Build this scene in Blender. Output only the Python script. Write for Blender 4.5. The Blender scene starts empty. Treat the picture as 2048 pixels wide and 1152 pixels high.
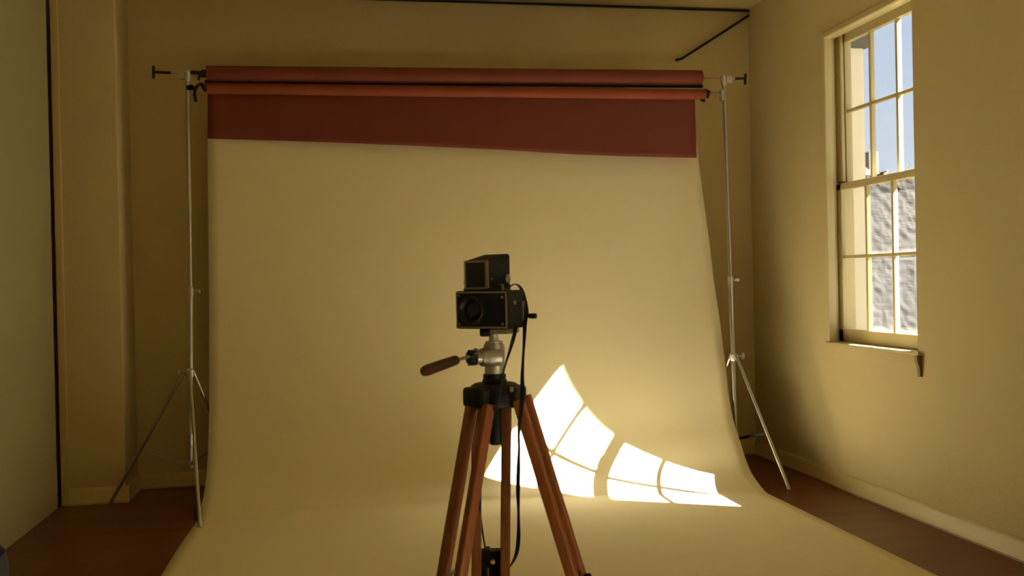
import bpy, bmesh, math, random
import numpy as np
from mathutils import Vector, Matrix, noise

C = bpy.context.scene.collection
SC = bpy.context.scene
random.seed(7)
pi = math.pi

# ------------------------------------------------------------------ camera
FPX, CX, CY, CAMH = 1900.0, 1024.0, 576.0, 1.24
YAW, PITCH, ROLL = math.radians(10.374), math.radians(-0.371), 0.021
_F = Vector((math.cos(PITCH)*math.sin(YAW), math.cos(PITCH)*math.cos(YAW), math.sin(PITCH)))
_r0 = Vector((math.cos(YAW), -math.sin(YAW), 0)); _u0 = _r0.cross(_F)
_R = math.cos(ROLL)*_r0 - math.sin(ROLL)*_u0
_U = math.sin(ROLL)*_r0 + math.cos(ROLL)*_u0
EYE = Vector((0, 0, CAMH))
cam_data = bpy.data.cameras.new('camera'); cam = bpy.data.objects.new('camera', cam_data); C.objects.link(cam)
cam_data.sensor_width = 36; cam_data.lens = FPX/2048*36; cam_data.clip_start = .05; cam_data.clip_end = 300
cam.matrix_world = Matrix(((_R.x, _U.x, -_F.x, 0), (_R.y, _U.y, -_F.y, 0), (_R.z, _U.z, -_F.z, CAMH), (0, 0, 0, 1)))
SC.camera = cam
cam_data.dof.use_dof = True; cam_data.dof.focus_distance = 2.9; cam_data.dof.aperture_fstop = 5.6

# ------------------------------------------------------------------ light
SUN_E, SKY_E, EXPO = 74.0, 1.05, 0.0
SUN_DIR = Vector((-0.865, 0.476, -1.0)).normalized()      # direction the light travels
sd = bpy.data.lights.new('sun', 'SUN'); sun = bpy.data.objects.new('sun', sd); C.objects.link(sun)
sd.energy = SUN_E; sd.angle = math.radians(0.40); sd.color = (1.0, .965, .87)
sun.rotation_euler = SUN_DIR.to_track_quat('-Z', 'Y').to_euler(); sun.location = (9, -3, 10)
w = bpy.data.worlds.new('sky'); SC.world = w; w.use_nodes = True
nt = w.node_tree; nt.nodes.clear()
o_ = nt.nodes.new('ShaderNodeOutputWorld'); b_ = nt.nodes.new('ShaderNodeBackground')
tc = nt.nodes.new('ShaderNodeTexCoord'); sx = nt.nodes.new('ShaderNodeSeparateXYZ'); rp = nt.nodes.new('ShaderNodeValToRGB')
rp.color_ramp.elements[0].position = 0.0; rp.color_ramp.elements[0].color = (.74, .80, .86, 1)
rp.color_ramp.elements[1].position = .55; rp.color_ramp.elements[1].color = (.36, .50, .72, 1)
e_ = rp.color_ramp.elements.new(.22); e_.color = (.56, .66, .80, 1)
nt.links.new(tc.outputs['Generated'], sx.inputs[0]); nt.links.new(sx.outputs['Z'], rp.inputs[0])
nt.links.new(rp.outputs[0], b_.inputs[0]); b_.inputs[1].default_value = SKY_E; nt.links.new(b_.outputs[0], o_.inputs[0])
def portal(name, loc, sy, sz):
    l = bpy.data.lights.new(name, 'AREA'); l.shape = 'RECTANGLE'; l.size = sz; l.size_y = sy
    o = bpy.data.objects.new(name, l); C.objects.link(o); o.location = loc
    o.rotation_euler = (0, math.radians(90), 0); l.cycles.is_portal = True
portal('window_portal', (3.06, 4.76, 1.77), .93, 1.82)
portal('fill_window_portal', (3.06, -.74, 1.77), .93, 1.82)  # portal for the added window behind the camera
SC.view_settings.view_transform = 'Standard'; SC.view_settings.look = 'None'
SC.view_settings.gamma = 1; SC.view_settings.use_curve_mapping = False; SC.view_settings.exposure = EXPO
SC.cycles.max_bounces = 14; SC.cycles.diffuse_bounces = 9; SC.cycles.transparent_max_bounces = 16
SC.cycles.sample_clamp_indirect = 6

# ------------------------------------------------------------------ helpers
def ray(x, y): return _F + (x-CX)/FPX*_R + (CY-y)/FPX*_U
def V(x, y, d): return EYE + ray(x, y)*d               # point at depth d along the lens axis
def onY(x, y, Y): r = ray(x, y); return EYE + r*(Y/r.y)
def onZ(x, y, z=0): r = ray(x, y); return EYE + r*((z-CAMH)/r.z)

def srgb(r, g, b):
    f = lambda v: (v/255/12.92) if v/255 <= .04045 else ((v/255+.055)/1.055)**2.4
    return (f(r), f(g), f(b), 1)

def mat(name, col, rough=.6, metal=0, bump=0, bscale=40, var=0, vscale=3, stretch=(1, 1, 1), coords='Object', spec=.5, sheen=0):
    m = bpy.data.materials.new(name); m.use_nodes = True; n = m.node_tree; N = n.nodes; L = n.links
    p = N['Principled BSDF']; p.inputs['Base Color'].default_value = col if len(col) == 4 else (*col, 1)
    p.inputs['Roughness'].default_value = rough; p.inputs['Metallic'].default_value = metal
    p.inputs['Specular IOR Level'].default_value = spec
    t = N.new('ShaderNodeTexCoord'); mp = N.new('ShaderNodeMapping'); mp.inputs['Scale'].default_value = stretch
    L.new(t.outputs[coords], mp.inputs[0])
    if var:
        nz = N.new('ShaderNodeTexNoise'); nz.inputs['Scale'].default_value = vscale; nz.inputs['Detail'].default_value = 5
        L.new(mp.outputs[0], nz.inputs[0])
        mr = N.new('ShaderNodeMapRange'); mr.inputs[1].default_value = .3; mr.inputs[2].default_value = .7
        mr.inputs[3].default_value = 1-var; mr.inputs[4].default_value = 1+var; L.new(nz.outputs[0], mr.inputs[0])
        mx = N.new('ShaderNodeVectorMath'); mx.operation = 'SCALE'; mx.inputs[0].default_value = p.inputs['Base Color'].default_value[:3]
        L.new(mr.outputs[0], mx.inputs['Scale']); L.new(mx.outputs[0], p.inputs['Base Color'])
    if bump:
        nb = N.new('ShaderNodeTexNoise'); nb.inputs['Scale'].default_value = bscale; nb.inputs['Detail'].default_value = 4
        L.new(mp.outputs[0], nb.inputs[0]); bp = N.new('ShaderNodeBump'); bp.inputs['Strength'].default_value = bump
        bp.inputs['Distance'].default_value = .01; L.new(nb.outputs[0], bp.inputs['Height']); L.new(bp.outputs[0], p.inputs['Normal'])
    return m

class MB:
    def __init__(s): s.bm = bmesh.new()
    def box(s, a, b, bev=0, M=None):
        r = bmesh.ops.create_cube(s.bm, size=1)
        c = [(a[i]+b[i])/2 for i in range(3)]; d = [abs(b[i]-a[i]) for i in range(3)]
        for v in r['verts']: v.co = Vector((v.co.x*d[0]+c[0], v.co.y*d[1]+c[1], v.co.z*d[2]+c[2]))
        vs = r['verts']
        if bev:
            es = list({e for v in vs for e in v.link_edges})
            q = bmesh.ops.bevel(s.bm, geom=es, offset=bev, segments=3, affect='EDGES', profile=.6)
            vs = list({v for f in q['faces'] for v in f.verts} | {v for v in vs if v.is_valid})
        if M is not None:
            for v in vs: v.co = M @ v.co
        return s
    def tube(s, pts, r, n=12, cap=True, squash=None):
        pts = [Vector(p) for p in pts]; k = len(pts)
        rr = [r]*k if not hasattr(r, '__len__') else r
        rings = []; prev = None
        for i, p in enumerate(pts):
            t = (pts[min(i+1, k-1)]-pts[max(i-1, 0)]).normalized()
            if prev is None:
                a = Vector((0, 0, 1)) if abs(t.z) < .9 else Vector((1, 0, 0)); prev = t.cross(a).normalized()
            else: prev = (prev - t*prev.dot(t)).normalized()
            q = t.cross(prev)
            rings.append([s.bm.verts.new(p + (prev*math.cos(2*pi*j/n)+q*math.sin(2*pi*j/n))*rr[i]) for j in range(n)])
        for A, B in zip(rings, rings[1:]):
            for j in range(n): s.bm.faces.new((A[j], A[(j+1) % n], B[(j+1) % n], B[j]))
        if cap: s.bm.faces.new(rings[0][::-1]); s.bm.faces.new(rings[-1])
        return s
    def lathe(s, o, ax, prof, n=28):       # prof: (along, radius)
        o = Vector(o); ax = Vector(ax).normalized()
        a = Vector((0, 0, 1)) if abs(ax.z) < .9 else Vector((1, 0, 0)); u = ax.cross(a).normalized(); v = ax.cross(u)
        rings = [[s.bm.verts.new(o+ax*h+(u*math.cos(2*pi*j/n)+v*math.sin(2*pi*j/n))*max(r, 1e-5)) for j in range(n)] for h, r in prof]
        for A, B in zip(rings, rings[1:]):
            for j in range(n): s.bm.faces.new((A[j], A[(j+1) % n], B[(j+1) % n], B[j]))
        s.bm.faces.new(rings[0][::-1]); s.bm.faces.new(rings[-1]); return s
    def bar(s, a, b, wv, w, d, bev=0):     # rectangular bar from a to b, width w along wv
        a = Vector(a); b = Vector(b); t = (b-a).normalized(); wv = Vector(wv); wv = (wv-t*wv.dot(t)).normalized(); dv = t.cross(wv)
        M = Matrix(((wv.x, dv.x, t.x, a.x), (wv.y, dv.y, t.y, a.y), (wv.z, dv.z, t.z, a.z), (0, 0, 0, 1)))
        return s.box((-w/2, -d/2, 0), (w/2, d/2, (b-a).length), bev, M)
    def quad(s, *p): s.bm.faces.new([s.bm.verts.new(Vector(q)) for q in p]); return s
    def prism(s, poly, a, b):              # poly of 3D points, extruded by vector b-a
        d = Vector(b)-Vector(a); n = len(poly)
        A = [s.bm.verts.new(Vector(p)) for p in poly]; B = [s.bm.verts.new(Vector(p)+d) for p in poly]
        s.bm.faces.new(A[::-1]); s.bm.faces.new(B)
        for i in range(n): s.bm.faces.new((A[i], A[(i+1) % n], B[(i+1) % n], B[i]))
        return s
    def ribbon(s, pts, wv, w, t=.0012):
        pts = [Vector(p) for p in pts]; k = len(pts); L = []
        for i, p in enumerate(pts):
            tg = (pts[min(i+1, k-1)]-pts[max(i-1, 0)]).normalized(); a = Vector(wv[i]); a = (a-tg*a.dot(tg)).normalized(); nn = tg.cross(a)
            L.append([s.bm.verts.new(p+a*w[i]/2*x+nn*t/2*y) for x, y in ((-1, -1), (1, -1), (1, 1), (-1, 1))])
        for A, B in zip(L, L[1:]):
            for j in range(4): s.bm.faces.new((A[j], A[(j+1) % 4], B[(j+1) % 4], B[j]))
        s.bm.faces.new(L[0][::-1]); s.bm.faces.new(L[-1]); return s
    def build(s, name, m, parent=None, smooth=True, origin=None):
        bmesh.ops.recalc_face_normals(s.bm, faces=s.bm.faces)
        me = bpy.data.meshes.new(name)
        if origin is not None: bmesh.ops.translate(s.bm, verts=s.bm.verts, vec=-Vector(origin))
        s.bm.to_mesh(me); s.bm.free(); me.materials.append(m)
        if smooth:
            me.polygons.foreach_set('use_smooth', [True]*len(me.polygons)); me.set_sharp_from_angle(angle=math.radians(35))
        o = bpy.data.objects.new(name, me); C.objects.link(o)
        if parent is not None:
            o.parent = parent; o.matrix_parent_inverse = Matrix.Translation(-world_loc(parent))
        if origin is not None: o.location = origin
        return o
def world_loc(o):
    # every parent here is only translated
    if o.parent is None: return Vector(o.location)
    return Vector(o.location) + o.matrix_parent_inverse.to_translation() + world_loc(o.parent)
def thing(name, label, cat, loc, group=None, kind=None):
    o = bpy.data.objects.new(name, None); C.objects.link(o); o.location = loc; o.empty_display_size = .1
    if label: o['label'] = label
    if cat: o['category'] = cat
    if group: o['group'] = group
    if kind: o['kind'] = kind
    return o
def tag(o, label, cat, group=None, kind=None):
    o['label'] = label; o['category'] = cat
    if group: o['group'] = group
    if kind: o['kind'] = kind
    return o
def struct(o): o['kind'] = 'structure'; return o
def spline(pts, n=8):
    P = [Vector(p) for p in pts]; P = [P[0]*2-P[1]]+P+[P[-1]*2-P[-2]]; out = []
    for i in range(1, len(P)-2):
        for k in range(n):
            t = k/n; a, b, c, d = P[i-1:i+3]
            out.append(.5*((2*b)+(c-a)*t+(2*a-5*b+4*c-d)*t*t+(3*b-a-3*c+d)*t**3))
    return out+[P[-2]]

# ------------------------------------------------------------------ materials
M = {}
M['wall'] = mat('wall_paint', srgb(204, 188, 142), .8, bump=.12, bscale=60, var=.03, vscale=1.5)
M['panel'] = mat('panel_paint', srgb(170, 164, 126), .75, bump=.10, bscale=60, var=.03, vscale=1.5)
M['ceil'] = mat('ceiling_paint', srgb(206, 188, 138), .9, bump=.1, bscale=60)
M['trim'] = mat('trim_paint', srgb(206, 188, 134), .45)
M['win'] = mat('window_paint', srgb(204, 190, 144), .4, bump=.05, bscale=80)
M['paper'] = mat('cream_paper', srgb(240, 230, 196), .85, bump=.08, bscale=6, var=.015, vscale=2)
M['red'] = mat('rust_paper', srgb(118, 52, 40), .8, bump=.1, bscale=25, var=.05, vscale=4)
M['red_lit'] = mat('lit_rust_paper', srgb(142, 66, 40), .8, bump=.1, bscale=25, var=.05, vscale=4)  # same rust paper, with light from below put into the colour
M['steel'] = mat('brushed_steel', (.50, .49, .46, 1), .3, 1)
M['dullsteel'] = mat('cast_aluminium', (.55, .53, .49, 1), .42, .85, bump=.15, bscale=150)
M['black'] = mat('black_metal', (.008, .010, .010, 1), .42, .0, bump=.15, bscale=250, spec=.3)
M['blackpl'] = mat('black_plastic', (.007, .010, .011, 1), .45, spec=.25)
M['leather'] = mat('black_leatherette', (.007, .007, .007, 1), .55, bump=.6, bscale=420, spec=.22)
M['chrome'] = mat('worn_chrome', (.34, .30, .22, 1), .35, .9)
M['brass'] = mat('brass', (.70, .52, .26, 1), .35, 1)
M['wood'] = mat('tripod_wood', srgb(132, 72, 34), .45, bump=.12, bscale=30, var=.22, vscale=14, stretch=(6, 6, .7))
M['grip'] = mat('grip_wood', srgb(60, 33, 25), .45, var=.15, vscale=20)
M['glassdark'] = mat('lens_glass', (.004, .006, .008, 1), .06)
M['chair'] = mat('green_black_leather', (.004, .010, .011, 1), .6, bump=.2, bscale=120, spec=.15)
M['ext'] = mat('stucco_cream', srgb(212, 208, 198), .9, bump=.3, bscale=30)
M['extgrey'] = mat('grey_brick', srgb(96, 92, 88), .9, var=.1, vscale=2)
M['bark'] = mat('bark', srgb(90, 80, 74), .9)
M['ground'] = mat('winter_grass', srgb(58, 55, 42), .95, var=.2, vscale=.6)
M['hedge'] = mat('winter_hedge', srgb(44, 40, 38), .95, var=.25, vscale=6)
M['handle'] = mat('painted_iron', srgb(120, 98, 62), .5)

def floor_mat():
    m = mat('wood_floor', srgb(120, 62, 36), .32); N = m.node_tree.nodes; L = m.node_tree.links; p = N['Principled BSDF']
    t = N.new('ShaderNodeTexCoord'); br = N.new('ShaderNodeTexBrick')
    br.inputs['Scale'].default_value = 1; br.inputs['Brick Width'].default_value = 1.4; br.inputs['Row Height'].default_value = .085
    br.inputs['Mortar Size'].default_value = .0016; br.inputs['Color1'].default_value = srgb(118, 60, 38); br.inputs['Color2'].default_value = srgb(92, 46, 30)
    br.inputs['Mortar'].default_value = srgb(40, 20, 14); br.offset = .37
    L.new(t.outputs['Object'], br.inputs[0])
    mp = N.new('ShaderNodeMapping'); mp.inputs['Scale'].default_value = (1.5, 22, 1); L.new(t.outputs['Object'], mp.inputs[0])
    nz = N.new('ShaderNodeTexNoise'); nz.inputs['Scale'].default_value = 3; nz.inputs['Detail'].default_value = 6; L.new(mp.outputs[0], nz.inputs[0])
    mr = N.new('ShaderNodeMapRange'); mr.inputs[3].default_value = .7; mr.inputs[4].default_value = 1.3; L.new(nz.outputs[0], mr.inputs[0])
    mx = N.new('ShaderNodeVectorMath'); mx.operation = 'SCALE'; L.new(br.outputs[0], mx.inputs[0]); L.new(mr.outputs[0], mx.inputs['Scale'])
    L.new(mx.outputs[0], p.inputs['Base Color'])
    bp = N.new('ShaderNodeBump'); bp.inputs['Strength'].default_value = .15; bp.inputs['Distance'].default_value = .004
    L.new(nz.outputs[0], bp.inputs['Height']); L.new(bp.outputs[0], p.inputs['Normal'])
    return m
M['floor'] = floor_mat()

def glass_mat(name, haze_mid, haze_edge):
    m = bpy.data.materials.new(name); m.use_nodes = True; N = m.node_tree.nodes; L = m.node_tree.links; N.clear()
    out = N.new('ShaderNodeOutputMaterial'); tr = N.new('ShaderNodeBsdfTransparent'); gl = N.new('ShaderNodeBsdfGlossy'); gl.inputs['Roughness'].default_value = .02
    df = N.new('ShaderNodeBsdfTranslucent'); df.inputs[0].default_value = (.85, .83, .78, 1)
    m1 = N.new('ShaderNodeMixShader'); m1.inputs[0].default_value = .05; L.new(tr.outputs[0], m1.inputs[1]); L.new(gl.outputs[0], m1.inputs[2])
    t = N.new('ShaderNodeTexCoord'); s = N.new('ShaderNodeSeparateXYZ'); L.new(t.outputs['Generated'], s.inputs[0])
    def edge(o, width):
        a = N.new('ShaderNodeMath'); a.operation = 'SUBTRACT'; a.inputs[1].default_value = .5; L.new(o, a.inputs[0])
        b = N.new('ShaderNodeMath'); b.operation = 'ABSOLUTE'; L.new(a.outputs[0], b.inputs[0])
        c = N.new('ShaderNodeMapRange'); c.interpolation_type = 'SMOOTHSTEP'; c.inputs[1].default_value = .5-width; c.inputs[2].default_value = .5; L.new(b.outputs[0], c.inputs[0]); return c.outputs[0]
    mxm = N.new('ShaderNodeMath'); mxm.operation = 'MAXIMUM'; L.new(edge(s.outputs['Y'], .17), mxm.inputs[0]); L.new(edge(s.outputs['Z'], .10), mxm.inputs[1])
    nz = N.new('ShaderNodeTexNoise'); nz.inputs['Scale'].default_value = 5; nz.inputs['Detail'].default_value = 5; L.new(t.outputs['Object'], nz.inputs[0])
    mr = N.new('ShaderNodeMapRange'); mr.inputs[3].default_value = haze_mid; mr.inputs[4].default_value = haze_edge; L.new(mxm.outputs[0], mr.inputs[0])
    ml = N.new('ShaderNodeMath'); ml.operation = 'MULTIPLY'; L.new(mr.outputs[0], ml.inputs[0])
    m3 = N.new('ShaderNodeMapRange'); m3.inputs[1].default_value = .3; m3.inputs[2].default_value = .7; m3.inputs[3].default_value = .75; m3.inputs[4].default_value = 1.2; L.new(nz.outputs[0], m3.inputs[0]); L.new(m3.outputs[0], ml.inputs[1])
    m2 = N.new('ShaderNodeMixShader'); L.new(ml.outputs[0], m2.inputs[0]); L.new(m1.outputs[0], m2.inputs[1]); L.new(df.outputs[0], m2.inputs[2])
    L.new(m2.outputs[0], out.inputs[0]); return m
M['pane'] = glass_mat('clear_window_glass', .0, .0015)
M['hazypane'] = glass_mat('dusty_window_glass', .009, .034)

# ------------------------------------------------------------------ the room
XR, XL, YB, YF, HC = 2.85, -1.605, 6.22, -2.2, 3.10
XO = 3.07
struct(MB().box((-2.0, YF-.2, -.12), (XO, YB+.2, 0)).build('floor', M['floor'], smooth=False))
struct(MB().box((-2.0, YF-.2, HC), (XO, YB+.2, HC+.12)).build('ceiling', M['ceil'], smooth=False))
struct(MB().box((-2.0, YB, 0), (XO, YB+.2, HC)).build('wall_back', M['wall'], smooth=False))
struct(MB().box((-2.0, YF-.2, 0), (XO, YF, HC)).build('wall_front', M['wall'], smooth=False))
OY0, OY1, OZ0, OZ1 = 4.315, 5.185, .845, 2.645            # window opening on the room face
def wall_right():
    mb = MB()
    for x0, x1, ys, zs in ((XR, 2.898, [YF, OY0-5.5, OY1-5.5, OY0, OY1, YB], [0, OZ0, OZ1, HC]), (2.898, XO, [YF, -1.30, -.10, 4.20, 5.40, YB], [0, .78, 2.76, HC])):
        for i in range(5):
            for j in range(3):
                if j == 1 and i in (1, 3): continue
                mb.box((x0, ys[i], zs[j]), (x1, ys[i+1], zs[j+1]))
    bmesh.ops.remove_doubles(mb.bm, verts=mb.bm.verts, dist=1e-5)
    # drop the internal double faces
    seen = {}
    for f in list(mb.bm.faces):
        k = tuple(round(c, 4) for c in f.calc_center_median()); seen.setdefault(k, []).append(f)
    dead = [f for fs in seen.values() if len(fs) > 1 for f in fs]
    bmesh.ops.delete(mb.bm, geom=dead, context='FACES_ONLY')
    return struct(mb.build('wall_right', M['wall'], smooth=False))
wall_right()
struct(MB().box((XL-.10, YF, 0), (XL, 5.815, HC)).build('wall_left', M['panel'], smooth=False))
struct(MB().box((-2.0, YF, 0), (-1.90, YB, HC)).build('wall_left_outer', M['wall'], smooth=False))
# chimney-breast style return beside the back wall
struct(MB().box((-1.597, 5.865, 0), (-1.245, YB, HC), .012).build('wall_return', M['wall']))
struct(MB().box((-1.596, 5.852, 0), (-1.555, 5.866, HC), .004).build('trim_1', M['trim']))

def baseboard(name, a, b, nrm):
    a = Vector(a); b = Vector(b); n = Vector(nrm); prof = [(0, 0), (.016, 0), (.020, .012), (.016, .024), (.014, .028), (.014, .075), (.010, .088), (.004, .095), (0, .095)]
    mb = MB(); mb.prism([a+n*p+Vector((0, 0, z)) for p, z in prof], a, b); return struct(mb.build(name, M['trim']))
baseboard('baseboard_right', (XR, YF, 0), (XR, YB, 0), (-1, 0, 0))
baseboard('baseboard_back', (-1.245, YB, 0), (XR, YB, 0), (0, -1, 0))
baseboard('baseboard_left', (-1.555, 5.865, 0), (-1.225, 5.865, 0), (0, -1, 0))
baseboard('baseboard_return', (-1.245, 5.865, 0), (-1.245, YB, 0), (1, 0, 0))

# ------------------------------------------------------------------ windows
def window(name, dy, near=None):
    """Double-hung sash window in the right wall; dy shifts the whole unit along the wall."""
    root = thing(name, None, None, (XR, 4.75+dy, OZ0), kind='structure')
    GN, GF = 4.345, 5.168                                  # glass, near and far
    m1, m2 = 4.912, 4.652
    Y = lambda v: v+dy
    fr = MB()
    # box frame set into the outer layer of the wall: jambs, head, bottom
    fr.box((2.898, Y(5.232), .78), (3.05, Y(5.40), 2.76)); fr.box((2.898, Y(4.20), .78), (3.05, Y(4.292), 2.76))
    fr.box((2.898, Y(4.292), 2.665), (3.05, Y(5.232), 2.76)); fr.box((2.898, Y(4.292), .78), (3.05, Y(5.232), .846))
    fr.build('window_frame', M['win'], root, smooth=False)
    c = MB()                                               # rounded bead round the room edge of the opening
    c.box((2.843, Y(OY1-.008), OZ0+.001), (2.897, Y(OY1+.03), OZ1+.02), .012)
    c.box((2.856, Y(OY0-.03), OZ0+.001), (2.897, Y(OY0+.003), OZ1+.02), .003)
    c.box((2.843, Y(OY0-.03), OZ1-.010), (2.897, Y(OY1+.03), OZ1+.03), .012)
    c.build('casing', M['win'], root)
    c = MB()                                               # parting bead above the lower sash
    c.box((2.945, Y(5.172), 1.79), (2.968, Y(5.24), 2.67), .007)
    c.build('parting_bead', M['win'], root)
    c = MB(); c.box((2.906, Y(5.205), .846), (2.926, Y(5.24), 2.67), .006); c.box((2.906, Y(4.292), 2.640), (2.926, Y(5.24), 2.67), .006)
    c.build('stop_bead', M['win'], root)
    def sash(nm, xa, xb, z0, z1, gz0, gz1, zm, pm):
        s = MB()
        s.box((xa, Y(GF), z0), (xb, Y(GF+.062), z1), .004); s.box((xa, Y(GN-.05), z0), (xb, Y(GN), z1), .004)
        s.box((xa, Y(GN-.05), z0), (xb, Y(GF+.062), gz0), .004); s.box((xa, Y(GN-.05), gz1), (xb, Y(GF+.062), z1), .004)
        so = s.build(nm, M['win'], root)
        g = (GN, m2, m1, GF)
        mu = MB()
        for y in (m1, m2): mu.box((xa+.004, Y(y-.011), gz0), (xb-.004, Y(y+.011), gz1), .004)
        mu.box((xa+.006, Y(GN), zm-.010), (xb-.006, Y(GF), zm+.010), .004)
        mu.build('muntin', M['win'], so)
        xm = (xa+xb)/2
        for i in range(3):
            for (a, b) in ((gz0, zm), (zm, gz1)):
                MB().box((xm-.0015, Y(g[i]+.004), a+.003), (xm+.0015, Y(g[i+1]-.004), b-.003)).build('pane', pm, so, smooth=False)
    sash('upper_sash', 2.972, 3.006, 1.745, 2.664, 1.785, 2.610, 2.205, M['pane'])
    sash('lower_sash', 2.932, 2.966, .847, 1.780, .922, 1.740, 1.345, M['hazypane'])
    lk = MB(); lk.box((2.935, Y(4.73), 1.780), (2.963, Y(4.79), 1.791), .003); lk.lathe((2.949, Y(4.76), 1.791), (0, 0, 1), [(0, .010), (.008, .010), (.010, .006)], 16)
    lk.box((2.944, Y(4.71), 1.795), (2.954, Y(4.78), 1.801), .002)
    lk.build('sash_lock', M['handle'], root)
    st = MB(); st.box((2.836, Y(OY0-.022), .828), (2.898, Y(OY1+.028), .846), .006); st.build('window_sill', M['win'], root)
    MB().box((2.843, Y(OY0-.01), .765), (2.851, Y(OY1+.0), .828), .003).build('apron', M['wall'], root)
    h = MB()                                               # tapering end bracket below the sill's near end
    yb = Y(OY0-.022)
    h.prism([(2.849, yb-.012, .830), (2.822, yb-.012, .830), (2.824, yb-.012, .80), (2.835, yb-.012, .770), (2.838, yb-.012, .725), (2.849, yb-.012, .725)], (0, 0, 0), (0, .022, 0))
    h.build('sill_bracket', M['handle'], root)
    es = MB().box((XO-.019, Y(4.205), .785), (XO+.05, Y(5.395), .815), .006).build('outer_sill', M['ext'], root)
    return root
window('window_1', 0)
window('fill_window', -5.5)  # unseen window behind the camera, added to light the paper from the front

# ------------------------------------------------------------------ cream seamless paper
PA = [(5.24, 0), (5.38, .025), (5.53, .075), (5.65, .18), (5.73, .33), (5.795, .55), (5.83, .80), (5.847, 1.10), (5.85, 1.5), (5.855, 2.05), (5.858, 2.30)]
PB = [(4.98, 0), (5.10, .008), (5.29, .093), (5.43, .25), (5.55, .42), (5.64, .69), (5.71, .97), (5.76, 1.2), (5.795, 1.45), (5.84, 2.03), (5.85, 2.30)]
# side edges of the hanging sheet (width eases in a little towards the top)
XLE = [(-.765), (-.768), (-.765), (-.762), (-.760), (-.758), (-.757), (-.752), (-.748), (-.741), (-.737)]
XRE = [2.383, 2.383, 2.383, 2.383, 2.383, 2.388, 2.386, 2.375, 2.362, 2.312, 2.300]
WX = [(-1, 0), (.3, 0), (.9, .10), (1.2, .20), (1.5, .30), (1.72, .41), (1.95, .55), (2.2, .73), (2.4, 1)]
def lerp_tab(t, x):
    if x <= t[0][0]: return t[0][1]
    for (a, b), (c, d) in zip(t, t[1:]):
        if x <= c: return b+(d-b)*(x-a)/(c-a)
    return t[-1][1]
def paper():
    root = thing('paper_backdrop', 'wide cream seamless paper sweeping from the stands down onto the wooden floor', 'backdrop', (.8, 5.0, 0))
    floorY = [-.9, 0, 1, 2, 3, 3.6, 4.2, 4.7]
    A = [Vector((-.778, y, .003)) for y in floorY]; B = [Vector((2.383, y, .003)) for y in floorY]
    A = spline(A+[Vector((XLE[i], p[0], p[1]+.003)) for i, p in enumerate(PA)], 6)
    B = spline(B+[Vector((XRE[i], p[0], p[1]+.003)) for i, p in enumerate(PB)], 6)
    mb = MB(); rows = []; n = 56
    for a, b in zip(A, B):
        row = []
        for k in range(n+1):
            u = k/n; x = a.x+(b.x-a.x)*u; w_ = lerp_tab(WX, x)
            z = max(.003, a.z+(b.z-a.z)*w_); y = a.y+(b.y-a.y)*w_
            row.append(mb.bm.verts.new((x, y, z)))
        rows.append(row)
    for r, s in zip(rows, rows[1:]):
        for k in range(n): mb.bm.faces.new((r[k], r[k+1], s[k+1], s[k]))
    o = mb.build('paper_sheet', M['paper'], root)
    sm = o.modifiers.new('thick', 'SOLIDIFY'); sm.thickness = .0012; sm.offset = 0
    MB().tube([(-.74, 5.892, 2.30), (2.305, 5.882, 2.30)], .034, 24).build('paper_roll', M['paper'], root)
paper()

# ------------------------------------------------------------------ rust paper rolls
YL_, YR_ = 5.80, 5.71
uL, uR = onY(414, 147.5, YL_), onY(1402, 155.5, YR_)
lL, lR = onY(414, 176.5, YL_), onY(1410, 189, YR_)
ax = (uR-uL).normalized()
up = MB().tube([uL, uR], .047, 32).build('paper_roll', M['red'], origin=(uL+uR)/2)
tag(up, 'thick rust-red paper roll, the upper of the two, across the stands', 'paper roll')
for a_, b_, r_ in ((uL-ax*.03, uL+ax*.02, .024), (uR-ax*.02, uR+ax*.014, .018)): MB().tube([a_, b_], r_, 20).build('core_end', M['blackpl'], up)
lo = thing('hanging_paper_roll', 'thin rust paper roll in a lighter, lit tone below the upper one with its red sheet hanging down', 'paper roll', (lL+lR)/2)
MB().tube([lL, lR], .033, 32).build('roll', M['red_lit'], lo)
for a_, b_, r_ in ((lL-ax*.02, lL+ax*.02, .02), (lR-ax*.02, lR+ax*.022, .024)): MB().tube([a_, b_], r_, 20).build('core_end', M['blackpl'], lo)
bar = MB().tube([onY(410, 163.2, YL_+.041), onY(1405, 173, YR_+.050)], .0115, 16).build('filler', M['blackpl'], origin=onY(900, 167, 5.80))  # black tube added behind the rolls so the gap stays dark
tag(bar, 'thin black crossbar tube added to darken the gap between the two rust rolls', 'filler')
def red_sheet():
    mb = MB(); n = 60; rows = []
    topL, topR = lL+Vector((0, .030, .008)), onY(1393, 187, YR_)+Vector((0, .030, .008))
    hem = [(415.5, 277), (600, 283), (800, 291), (1000, 300), (1150, 309), (1250, 313), (1393, 316)]
    for j in range(15):
        v = j/14; row = []
        for k in range(n+1):
            u = k/n; hx = 415.5+(1393-415.5)*u; hy = lerp_tab(hem, hx)
            t_ = topL.lerp(topR, u); b_ = onY(hx, hy, t_.y+.004)
            p = t_.lerp(b_, v); p.y += .004*math.sin(u*9+v*2)*v - .012*v*v*max(0, math.sin(u*pi))
            row.append(mb.bm.verts.new(p))
        rows.append(row)
    for r, s in zip(rows, rows[1:]):
        for k in range(n): mb.bm.faces.new((r[k], r[k+1], s[k+1], s[k]))
    o = mb.build('hanging_sheet', M['red'], lo); sm = o.modifiers.new('thick', 'SOLIDIFY'); sm.thickness = .0012; sm.offset = 0
red_sheet()

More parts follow.
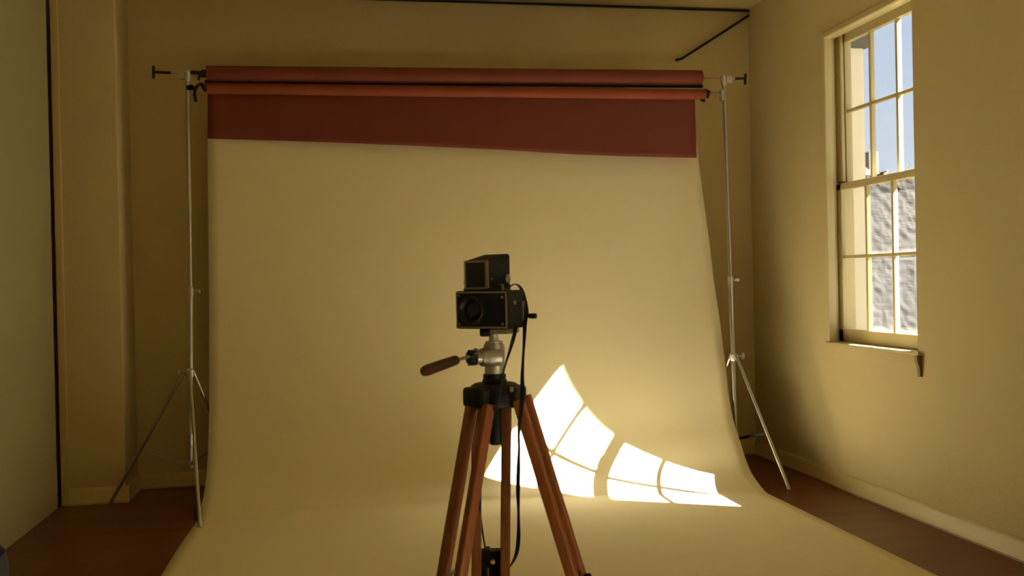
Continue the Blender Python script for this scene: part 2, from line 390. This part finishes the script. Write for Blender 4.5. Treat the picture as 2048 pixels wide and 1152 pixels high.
# ------------------------------------------------------------------ light stands
def stand(name, label, pY, ptop, phub, pcol, feet, side, collar, seg, bmat='dullsteel'):
    top = onY(*ptop, pY); hub = onY(*phub, pY); base = Vector((hub.x+(hub.x-top.x)*.3, pY, 0))
    t = thing(name, label, 'light stand', (base.x, base.y, 0), 'backdrop stands')
    low = base+Vector((0, 0, .22)); low = hub.lerp(base, 1-.22/hub.z)
    sg = onY(*seg, pY); 
    MB().tube([low, sg], .0135, 16).build('lower_pole', M['steel'], t)
    MB().tube([sg, top], .0105, 16).build('upper_pole', M['steel'], t)
    d = (top-hub).normalized()
    k = MB(); k.lathe(sg-d*.03, d, [(0, .017), (.05, .017), (.055, .013)], 18)
    kn = k.build('clamp_collar', M['dullsteel'], t)
    lat = Vector((math.cos(YAW), -math.sin(YAW), 0))
    k = MB(); k.tube([sg, sg+lat*.035], .005, 10); k.box((-.012, -.003, -.010), (.012, .003, .010), .002, Matrix.Translation(sg+lat*.042)); k.build('wing_screw', M['dullsteel'], kn)
    hb = MB(); hb.lathe(hub-d*.03, d, [(0, .021), (.01, .026), (.04, .026), (.05, .018)], 20).build('leg_hub', M['dullsteel'], t)
    k = MB(); k.tube([hub, hub+lat*side*.05], .006, 10); k.box((-.008, -.010, -.018), (.008, .010, .018), .003, Matrix.Translation(hub+lat*side*.058)); k.build('hub_knob', M['dullsteel'], t)
    cz = hub.lerp(base, 1-.235/hub.z)
    MB().lathe(cz-Vector((0, 0, .02)), (0, 0, 1), [(0, .02), (.04, .02)], 18).build('brace_collar', M['dullsteel'], t)
    for f in feet:
        f = Vector(f); out = (f-hub); out.z = 0; out.normalize(); a = hub+out*.03
        lg = MB().tube([a, f+Vector((0, 0, .012))], .0095, 14).build('leg', M['steel'], t)
        tt = (f-a).normalized()
        MB().tube([f-tt*.03+Vector((0, 0, .012)), f+Vector((0, 0, .004))], .011, 12).build('foot_cap', M['dullsteel'], lg)
        q = a.lerp(f, .59); o2 = cz+out*.018
        MB().bar(o2, q, (0, 0, 1), .018, .005).build('brace', M[bmat], lg)
    # head: boss, crossed screw clamp with T handle on the outer side
    hd = MB(); hd.lathe(top-d*.05, d, [(0, .015), (.01, .018), (.06, .018), (.065, .01)], 18)
    hd.box((-.016, -.014, -.035), (.022, .014, .010), .003, Matrix.Translation(top+lat*side*.028)); hd.build('stand_head', M['dullsteel'], t)
    return t, top, lat, d
FL = onZ(222, 1008)
ls, ltop, lat, ld = stand('light_stand', 'tall chrome light stand holding the left ends of the paper rolls', 5.70, (375, 146), (379, 743), None,
      [FL, onZ(400, 1056), (-.62, 6.12, 0)], -1, None, (381, 582))
rs, rtop, lat, rd = stand('light_stand', 'tall chrome light stand beside the window wall holding the right roll ends', 5.58, (1447, 155), (1467, 712), None,
      [onZ(1578, 981), (2.62, 6.02, 0), (2.33, 6.10, 0)], 1, None, (1461, 560), 'black')

def thandle(parent, p0, p1, bar):
    a, b = V(*p0), V(*p1)
    k = MB(); k.tube([a, a.lerp(b, .45)], .004, 10); h_ = k.build('clamp_screw', M['dullsteel'], parent)
    k = MB(); k.tube([a.lerp(b, .45), b], .0085, 12); u_ = V(*bar[0]); v_ = V(*bar[1]); k.tube([u_, v_], .008, 12); k.build('t_handle', M['blackpl'], h_)
dL = (ltop-EYE).dot(_F); dR = (rtop-EYE).dot(_F)
thandle(ls, (370, 147, dL), (307, 144, dL), ((307, 132, dL), (307, 157, dL)))
thandle(rs, (1452, 158, dR), (1492, 157, dR), ((1491, 148, dR), (1490, 169, dR)))
k = MB(); k.tube([V(377, 145, dL), V(412, 146, dL+.06)], .012, 12); k.tube([V(401, 148, dL+.03), V(397, 160, dL+.03)], .008, 10); k.build('roll_hook', M['blackpl'], ls)
k = MB(); k.tube([V(374, 176, dL), V(386, 175, dL)], .016, 12)
k.tube(spline([V(392, 203, dL+.02), V(389, 190, dL+.02), V(392, 176, dL+.02), V(402, 168, dL+.03), V(411, 172, dL+.04)], 5), .009, 10)
k.tube([V(405, 170, dL+.03), V(411, 181, dL+.05)], .012, 10); k.tube([V(384, 175, dL), V(394, 176, dL+.02)], .007, 10); k.build('roll_hook', M['blackpl'], ls)
k = MB(); k.tube([V(1403, 156, dR+.12), V(1447, 156, dR)], .004, 10); k.tube([V(1418, 187, dR+.10), V(1447, 183, dR)], .005, 10); k.tube([V(1428, 184, dR+.05), V(1434, 196, dR+.05)], .005, 10)
k.tube([V(1443, 180, dR), V(1444, 201, dR)], .014, 12); k.build('roll_arm', M['dullsteel'], rs)
k = MB(); k.tube([V(1409, 180, dR+.11), V(1419, 184, dR+.10), V(1415, 192, dR+.10)], .011, 10); k.tube([V(1401, 199, dR+.11), V(1410, 203, dR+.11)], .009, 10); k.build('roll_hook', M['blackpl'], rs)

# ------------------------------------------------------------------ cable along the ceiling
Yc = YB-.02
cab = MB(); A_, B_, D_ = onY(-60, -26, Yc), onY(1496, 19.5, Yc), onY(1353, 121, Yc)
A_.z = min(A_.z, HC-.02)
pts = [A_, onY(820, 0, Yc), onY(1150, 9, Yc), onY(1480, 18.6, Yc)]+spline([onY(1494, 19.3, Yc), onY(1504, 22, Yc), onY(1503, 27, Yc), onY(1490, 36, Yc)], 4)+[onY(1365, 116.5, Yc), D_, onY(1353, 119, Yc-.02)]
for p in pts: p.z = min(p.z, HC-.013)
cab.tube(pts, .0085, 10)
tag(cab.build('wall_cable', M['blackpl'], origin=onY(1150, 9, Yc)), 'thin black cable run under the ceiling and bent down across the back wall', 'cable')

# ------------------------------------------------------------------ wooden tripod
LAT = Vector((math.cos(YAW), -math.sin(YAW), 0)); DEP = Vector((math.sin(YAW), math.cos(YAW), 0)); UP = Vector((0, 0, 1))
TD = 1.85
TC = V(990, 800, TD); TC0 = Vector((TC.x, TC.y, 0))
def T(x, y, d=0): return V(x, y, TD+d)
zt = lambda y, d=0: T(990, y, d).z
tri = thing('tripod', 'wooden three-legged camera tripod with black crown standing on the cream paper', 'tripod', TC0)
# crown
cr = MB()
zc0, zc1 = zt(812), zt(767)
cr.lathe(TC0+UP*zc0, UP, [(0, .046), (.003, .0515), (.018, .0530), (zc1-zc0-.012, .0500), (zc1-zc0-.003, .0465), (zc1-zc0+.001, .040)], 40)
for ang in (-17, 90, 218):
    a = math.radians(ang); dv = LAT*math.cos(a)+DEP*math.sin(a); pv = -LAT*math.sin(a)+DEP*math.cos(a)
    c = TC0+dv*.030
    Mx = Matrix(((pv.x, dv.x, 0, c.x), (pv.y, dv.y, 0, c.y), (0, 0, 1, 0), (0, 0, 0, 1)))
    cr.box((-.034, -.02, zc0), (.034, .026, zc1-.004), .010, Mx)
cr.build('crown', M['black'], tri)
MB().lathe(TC0+UP*zc1, UP, [(-.004, .022), (.0, .023), (.006, .0245), (.010, .022), (.013, .0225), (.018, .0225), (.020, .019)], 28).build('locking_collar', M['black'], tri)
MB().lathe(TC0+UP*zt(889), UP, [(0, .010), (.003, .0135), (.09, .0135)], 24).build('centre_column', M['blackpl'], tri)
MB().lathe(T(1023, 779, -.045), -DEP, [(-.01, .004), (.006, .0045), (.008, .003)], 12).build('crown_bolt', M['steel'], tri)

def tleg(ang, topc, botc, dt, db, half, w=.0195, tk=.006, zc=.66):
    a = math.radians(ang); dv = LAT*math.cos(a)+DEP*math.sin(a); pv = -LAT*math.sin(a)+DEP*math.cos(a)
    Tp = T(*topc, dt); Bp = T(*botc, db)
    d = (Bp-Tp).normalized(); foot = Tp+d*((Tp.z)/(-d.z)); end = Tp+d*((Tp.z-zc+.045)/(-d.z))
    lg = thing('leg', None, None, Tp); lg.parent = tri; lg.matrix_parent_inverse = Matrix.Translation(-Vector(tri.location))
    for s in (-1, 1):
        MB().bar(Tp+pv*half*s-d*tk, end+pv*half*s, pv, w, .021, .005).build('rail', M['wood'], lg)
    q = Tp+d*((Tp.z-zc)/(-d.z))
    hb = MB().bar(q, end+d*.01, pv, half*2+w+.006, .026, .003).build('leg_clamp', M['black'], lg)
    k = MB(); k.lathe(q+d*.03, dv, [(-.016, .006), (.022, .006), (.023, .013), (.036, .013), (.037, .010)], 16); k.build('clamp_knob', M['steel'], hb)
    MB().bar(q-d*.02, foot-d*.05, pv, half*2-w-.004, .019, .004).build('lower_rail', M['wood'], lg)
    MB().tube([foot-d*.09, foot-d*.02, foot+UP*.004], [.013, .010, .003], 12).build('foot_spike', M['steel'], lg)
    return lg, Tp, d, pv, dv
L1 = tleg(218, (960, 812), (903.5, 1152), -.034, -.11, .0265)
L2 = tleg(90, (983, 812), (981.5, 1152), .05, .145, .0300, w=.0205, zc=.60)
L3 = tleg(-17, (1045, 800), (1153, 1152), -.015, -.045, .026)
# visible side hardware
k = MB(); k.tube(spline([T(898, 1156, -.12), T(902, 1147, -.13), T(909, 1144, -.13), T(914, 1150, -.12)], 5), .0035, 8); k.build('clamp_lever', M['steel'], L1[0])
k = MB(); k.lathe(T(1160, 1157, -.03), LAT, [(0, .007), (.010, .008), (.012, .010), (.020, .010), (.022, .007)], 16); k.build('clamp_knob', M['blackpl'], L3[0])

# pan head
hd = thing('pan_head', None, None, TC0+UP*zt(752)); hd.parent = tri; hd.matrix_parent_inverse = Matrix.Translation(-Vector(tri.location))
hz = lambda y: zt(y)
z0 = hz(752)
hb = MB(); hb.lathe(TC0+UP*z0, UP, [(0, .0185), (hz(730)-z0, .0185), (hz(718)-z0, .0205), (hz(700)-z0, .0215), (hz(690)-z0, .0200), (hz(685)-z0, .0165), (hz(682)-z0, .0165)], 32)
ph = MB(); bc = T(978, 714, -.012)
dirk = (-LAT*.93-DEP*.36).normalized()
hb.lathe(bc, dirk, [(-.02, .0205), (.004, .0205), (.008, .018), (.016, .0175), (.017, .0135), (.026, .013)], 28)
hb.build('head_body', M['dullsteel'], hd)
k = MB(); kc = bc+dirk*.024
k.lathe(kc, dirk, [(0, .010), (.003, .0125), (.018, .0125), (.021, .009)], 28)
for i in range(9):
    a = i/9*2*pi; u = dirk.cross(UP).normalized(); v = dirk.cross(u); c = kc+u*math.cos(a)*.0125+v*math.sin(a)*.0125
    k.tube([c+dirk*.003, c+dirk*.018], .0028, 8)
k.build('tilt_knob', M['blackpl'], hd)
k = MB(); k.tube([T(952, 700, -.02), T(950, 712, -.03)], .006, 10); k.build('knob_clip', M['dullsteel'], hd)
hdl = MB().tube([T(938, 713, -.05), T(905, 723, -.085)], .0032, 12).build('pan_handle', M['steel'], hd)
g0, g1 = T(914, 719.5, -.075), T(844, 744, -.15); gd = (g1-g0); gl = gd.length
MB().lathe(g0, gd, [(0, .006), (.002, .0085), (.006, .0095), (gl*.5, .0100), (gl-.012, .0102), (gl-.004, .0085), (gl, .004)], 24).build('grip', M['grip'], hdl)
k = MB(); k.lathe(TC0+UP*hz(683), UP, [(0, .0095), (hz(668)-hz(683), .0090)], 20); k.build('neck', M['dullsteel'], hd)

# ------------------------------------------------------------------ film camera
TH = math.radians(28)
zb = hz(656)
face_c = T(963, 618, -.035); ang = -(YAW+TH)
cx_ = math.cos(ang); sn = math.sin(ang)
lx = Vector((cx_, sn, 0)); ly = Vector((-sn, cx_, 0))
O = Vector((face_c.x, face_c.y, 0))+ly*.034; O.z = zb        # body centre, at the base
MC = Matrix(((lx.x, ly.x, 0, O.x), (lx.y, ly.y, 0, O.y), (0, 0, 1, O.z), (0, 0, 0, 1)))
P = lambda x, y, z: MC @ Vector((x, y, z))
fc = thing('film_camera', 'old black medium-format film camera with tall finder mounted on the tripod', 'camera', O)
W2, H = .0565, .0735
MB().box((-W2, -.034, 0), (W2, .030, H), .004, MC).build('camera_body', M['leather'], fc)
k = MB()                                                     # bright-edged face plate frame
for a, b in (((-W2+.001, -.0365, H-.005), (W2-.001, -.0335, H-.0015)), ((-W2+.001, -.0365, .0015), (W2-.001, -.0335, .005)),
             ((-W2+.001, -.0365, .0015), (-W2+.0035, -.0335, H-.0015)), ((W2-.0035, -.0365, .0015), (W2-.001, -.0335, H-.0015))):
    k.box(a, b, .0006, MC)
k.build('face_frame', M['chrome'], fc)
k = MB().box((-W2+.0035, -.0358, .004), (W2-.0035, -.033, H-.004), .001, MC); k.build('face_plate', M['blackpl'], fc)
for x, z in ((W2-.010, H-.013), (W2-.010, .010), (-W2+.008, H-.009), (-W2+.008, .010)): MB().lathe(P(x, -.0355, z), -ly, [(0, .0026), (.0015, .0026), (.002, .0015)], 12).build('face_screw', M['chrome'], fc)
lens_o = P(-.017, -.0345, .036)
k = MB(); k.lathe(lens_o, -ly, [(0, .0295), (.004, .0295), (.005, .0275), (.012, .0265), (.013, .0235), (.010, .0215), (.004, .019)], 40); ln = k.build('lens_barrel', M['black'], fc)
MB().lathe(lens_o-ly*.003, -ly, [(0, .019), (.002, .016), (.0035, .008), (.004, .0005)], 36).build('lens_glass', M['glassdark'], ln)
k = MB()
N_ = 40
ringpts = [lens_o-ly*.0125+lx*math.cos(2*pi*i/N_)*.0255+UP*math.sin(2*pi*i/N_)*.0255 for i in range(N_+1)]
k.tube(ringpts, .0009, 8); k.build('lens_ring', M['grip'], ln)
# film back, winding side
k = MB(); k.box((-W2+.004, .028, .003), (W2-.006, .050, H-.003), .007, MC); k.build('film_back', M['leather'], fc)
k = MB(); k.box((W2-.012, .034, .014), (W2-.003, .044, H-.022), .002, MC); k.build('side_trim', M['chrome'], fc)
k = MB(); k.tube([P(W2-.008, .042, .022), P(W2+.010, .042, .022)], .003, 12); k.lathe(P(W2+.006, .042, .022), lx, [(0, .003), (.001, .0050), (.015, .0054), (.016, .004)], 18); k.build('winding_knob', M['blackpl'], fc)
MB().lathe(P(W2-.001, -.006, .050), lx, [(0, .004), (.003, .004)], 14).build('strap_lug', M['chrome'], fc); MB().lathe(P(-W2+.001, -.004, .034), -lx, [(0, .008), (.002, .008), (.003, .006)], 16).build('strap_lug', M['black'], fc)
# finder: wedge that grows taller and wider towards the rear
xf0, xf1 = -.0385, .0135; yf0, yf1 = -.030, .056
zf, zr = H+.058, H+.072
k = MB()
vs = [P(xf0, yf0, H+.004), P(xf1, yf0, H+.004), P(xf1, yf0, zf), P(xf0, yf0, zf), P(xf0-.003, yf1, H+.004), P(xf1+.003, yf1, H+.004), P(xf1+.003, yf1, zr), P(xf0-.003, yf1, zr)]
bv = [k.bm.verts.new(v) for v in vs]
for f in ((0, 1, 2, 3), (5, 4, 7, 6), (1, 5, 6, 2), (4, 0, 3, 7), (3, 2, 6, 7), (4, 5, 1, 0)): k.bm.faces.new([bv[i] for i in f])
bmesh.ops.bevel(k.bm, geom=list(k.bm.edges), offset=.003, segments=2, affect='EDGES')
fn = k.build('finder', M['leather'], fc)
k = MB(); e = .004
for a, b in (((xf0, yf0-.002, zf-e), (xf1, yf0+.002, zf)), ((xf0, yf0-.002, H+.002), (xf1, yf0+.002, H+.006)), ((xf0, yf0-.002, H+.004), (xf0+.0035, yf0+.002, zf)), ((xf1-.006, yf0-.002, H+.004), (xf1, yf0+.004, zf))):
    k.box(a, b, .0008, MC)
k.build('finder_frame', M['chrome'], fn)
MB().box((xf0+.003, yf0-.0012, H+.006), (xf1-.005, yf0+.001, zf-.004), 0, MC).build('finder_window', M['glassdark'], fn)
MB().box((xf0-.002, yf0-.002, H-.001), (xf1+.004, yf1-.002, H+.005), .001, MC).build('finder_base', M['black'], fn)
k = MB(); k.lathe(P(xf1+.001, yf1-.012, H+.022), lx, [(0, .0095), (.0035, .0095), (.0045, .008), (.0045, .0005)], 28); k.build('dial', M['steel'], fn)
k = MB(); k.lathe(P(xf1, yf0+.012, H+.022), lx, [(0, .002), (.002, .002)], 12); k.lathe(P(xf1+.001, yf0+.042, H+.006), lx, [(0, .006), (.008, .006)], 16); k.build('finder_screw', M['chrome'], fn)
k = MB(); k.tube(spline([P(xf0+.001, yf0+.02, H+.028), P(xf0-.009, yf0+.02, H+.024), P(xf0-.012, yf0+.02, H+.014), P(xf0-.006, yf0+.02, H+.008), P(xf0+.003, yf0+.02, H+.008)], 5), .0017, 8); k.build('strap_loop', M['leather'], fc)
# mount parts under the body
k = MB(); k.box((-.020, -.020, -.0105), (.040, .030, -.0005), .003, Matrix.Translation(lx*.008) @ MC); k.build('camera_plate', M['steel'], hd)
k = MB(); c = T(972, 664.5, -.02); k.lathe(c-LAT*.012, LAT, [(0, .006), (.004, .0085), (.018, .0085), (.022, .006)], 14); k.build('plate_lock_knob', M['blackpl'], hd)

# ------------------------------------------------------------------ meter case hanging on its strap
cs = thing('leather_case', 'small black leather case with brass stud hanging by a strap between tripod legs', 'case', T(983, 1190, .17))
k = MB(); cc = T(983, 1142, .17)
Mc = Matrix.Translation(Vector((cc.x, cc.y, cc.z))) @ Matrix.Rotation(-YAW, 4, 'Z')
k.box((-.023, -.013, -.045), (.023, .013, .043), .006, Mc); k.build('case_body', M['leather'], cs)
k = MB(); k.box((-.0235, -.0155, .010), (.0235, .0140, .046), .004, Mc); k.box((-.014, -.016, .038), (-.002, .014, .0495), .003, Mc); fl = k.build('case_flap', M['leather'], cs)
k = MB(); k.lathe(Mc @ Vector((.0035, -.0155, .024)), Mc.to_3x3() @ Vector((0, -1, 0)), [(0, .0052), (.002, .0052), (.0035, .003)], 18); k.build('snap_stud', M['brass'], fl)
k = MB(); k.box((-.0075, -.0150, -.044), (-.006, -.0125, .020), .0005, Mc); k.build('seam_piping', M['brass'], cs)
pl = spline([T(1032, 650, -.034), T(1029, 668, -.05), T(1020, 700, -.07), T(1009, 735, -.07), T(1003, 765, -.07), T(997, 800, -.068), T(985, 835, -.05), T(972, 875, -.03), T(964, 925, .0), T(960, 980, .05), T(960, 1025, .10), T(966, 1070, .16), T(971, 1099, .175)], 5)
n = len(pl); wv = []; ww = []
for i in range(n):
    u = i/(n-1); a = 1.2*math.sin(u*5.0); wv.append(LAT*math.cos(a)+DEP*math.sin(a)); ww.append(.0075)
k = MB(); k.ribbon(pl, wv, ww)
pr = spline([P(xf1+.002, yf1-.01, H+.004), T(1030, 568, .02), T(1042, 577, .015), T(1049, 598, .01), T(1053, 625, .005), T(1050, 645, .0), T(1048.5, 680, -.02), T(1046, 720, -.04), T(1044.5, 755, -.065), T(1045, 790, -.085), T(1041, 830, -.075), T(1037.5, 868, -.05), T(1038, 890, -.03), T(1037, 930, .0), T(1036, 980, .03), T(1037, 1030, .08), T(1037, 1075, .12), T(1032, 1110, .15), T(1018, 1135, .165), T(1004, 1142, .17)], 5)
n = len(pr); wv = []; ww = []
for i, p in enumerate(pr):
    z = (p.z-pr[-1].z)/(pr[0].z-pr[-1].z)
    a = 1.15*math.cos(z*11.5+.4); wv.append(LAT*math.cos(a)+DEP*math.sin(a)); ww.append(.0085)
k.ribbon(pr, wv, ww)
k.build('strap', M['leather'], cs)

# ------------------------------------------------------------------ armchair at the lower left, mostly outside the frame
CHX, CHY = -1.195, 2.25
ch = thing('armchair', 'dark green-black padded armchair, its rounded arm just inside the lower left corner', 'chair', (CHX, CHY, 0))
CR = Matrix.Translation((CHX, CHY, 0)) @ Matrix.Rotation(math.radians(0), 4, 'Z')
MB().box((-.25, -.30, .26), (.25, .30, .44), .05, CR).build('seat', M['chair'], ch)
MB().box((-.30, .20, .20), (.26, .34, .63), .055, CR).build('backrest', M['chair'], ch)
for s in (-1, 1): MB().box((s*.31-.065, -.36, .16), (s*.31+.065, .34, .625), .062, CR).build('armrest', M['chair'], ch)
for sx_ in (-1, 1):
    for sy_ in (-1, 1): MB().tube([CR @ Vector((sx_*.30, sy_*.28, .19)), CR @ Vector((sx_*.32, sy_*.30, 0))], [.022, .014], 14).build('leg', M['grip'], ch)

# ------------------------------------------------------------------ outside
GZ = -.6
struct(MB().box((XO+.001, -40, GZ-.2), (70, 80, GZ)).build('ground', M['ground'], smooth=False))
wing = thing('building_wing', 'sunlit cream rendered corner of the building outside the window', 'building', (3.42, 7.2, GZ))
MB().box((XO+.01, 6.25, GZ), (3.74, 8.4, 2.86)).build('wall', M['ext'], wing, smooth=False)
MB().box((XO+.01, 6.22, 2.86), (3.77, 8.45, 3.0), .01).build('eave_shade', M['extgrey'], wing)  # grey strip in place of the shadow under the eave
nb = thing('sun_blocker', 'tall unseen block added outside the window wall to narrow the sunlight', 'building', (7.5, 5.2, GZ))
MB().box((6.0, 3.21, GZ), (9.0, 6.9, 7.6)).build('wall', M['ext'], nb, smooth=False)  # unseen block, added to keep sun off the far panes and the wing
MB().box((6.0, 3.21, 7.6), (9.1, 7.0, 7.8), .02).build('blocker_cap', M['extgrey'], nb)
house = thing('distant_house', 'small grey house with chimney far beyond the window', 'house', (14.0, 25.5, GZ))
MB().box((12.0, 24, GZ), (16.5, 28, 2.6)).build('wall', M['extgrey'], house, smooth=False)
k = MB(); k.prism([(11.8, 23.8, 2.6), (16.7, 23.8, 2.6), (14.2, 23.8, 4.2)], (0, 0, 0), (0, 4.4, 0)); k.build('roof', M['extgrey'], house, smooth=False)
c = onY(1740, 330, 24.5); MB().box((c.x-.14, 24.3, 2.6), (c.x+.14, 24.8, onY(1740, 305, 24.5).z)).build('chimney', M['extgrey'], house, smooth=False)

def hedge(name, label, cx0, cy0, lx_, ly_, h, seed):
    bm = bmesh.new(); bmesh.ops.create_cube(bm, size=2); bmesh.ops.subdivide_edges(bm, edges=bm.edges[:], cuts=110, use_grid_fill=True)
    for v in bm.verts:
        p = v.co.copy(); q = Vector((p.x*lx_/2, p.y*ly_/2, (p.z+1)*h/2)); nrm = Vector([c*(abs(c) > .999) for c in p]).normalized()
        d = .10*noise.noise(q*.9+Vector((seed, 0, 0)))+.012*noise.noise(q*5)+.018*noise.noise(q*14)
        if q.z > .05: q += nrm*d*.8
        v.co = q+Vector((cx0, cy0, GZ))
    mb = MB(); mb.bm.free(); mb.bm = bm
    return tag(mb.build(name, M['hedge'], smooth=False, origin=(cx0, cy0, GZ)), label, 'hedge')
hedge('hedge', 'long grey-brown winter hedge seen hazily through the lower sash', 7.9, 11.4, 5.2, 1.7, 3.05, 3)

def tree(base, h, lean, seed, label):
    rnd = random.Random(seed); t = thing('bare_tree', label, 'tree', base, 'bare winter trees beyond the hedge')
    tm = MB(); bmk = MB()
    def grow(p, d, L, r, lev, mb):
        q = p+d*L; mid = p.lerp(q, .5)+Vector((rnd.uniform(-1, 1), rnd.uniform(-1, 1), 0))*L*.06
        mb.tube([p, mid, q], [r, r*.85, r*.65], 6 if lev else 10)
        if lev >= 5: return
        for i in range(3 if lev else 5):
            a = rnd.uniform(0, 2*pi); sp = rnd.uniform(.35, .75)
            nd = (d+Vector((math.cos(a), math.sin(a), rnd.uniform(-.1, .5)))*sp).normalized()
            grow(p.lerp(q, rnd.uniform(.55, 1)), nd, L*rnd.uniform(.62, .8), r*.58, lev+1, bmk)
    grow(Vector(base), (Vector((lean, 0, 1))).normalized(), h*.33, h*.022, 0, tm)
    tm.build('trunk', M['bark'], t); bmk.build('branches', M['bark'], t)
tb = onY(1782, 400, 22); tree((tb.x, 22, GZ), 5.1, .05, 5, 'bare winter tree beyond the hedge, left of the two')
tb = onY(1822, 400, 21); tree((tb.x-.6, 18.4, GZ), 5.3, 0, 11, 'bare winter tree beyond the hedge, right of the two')
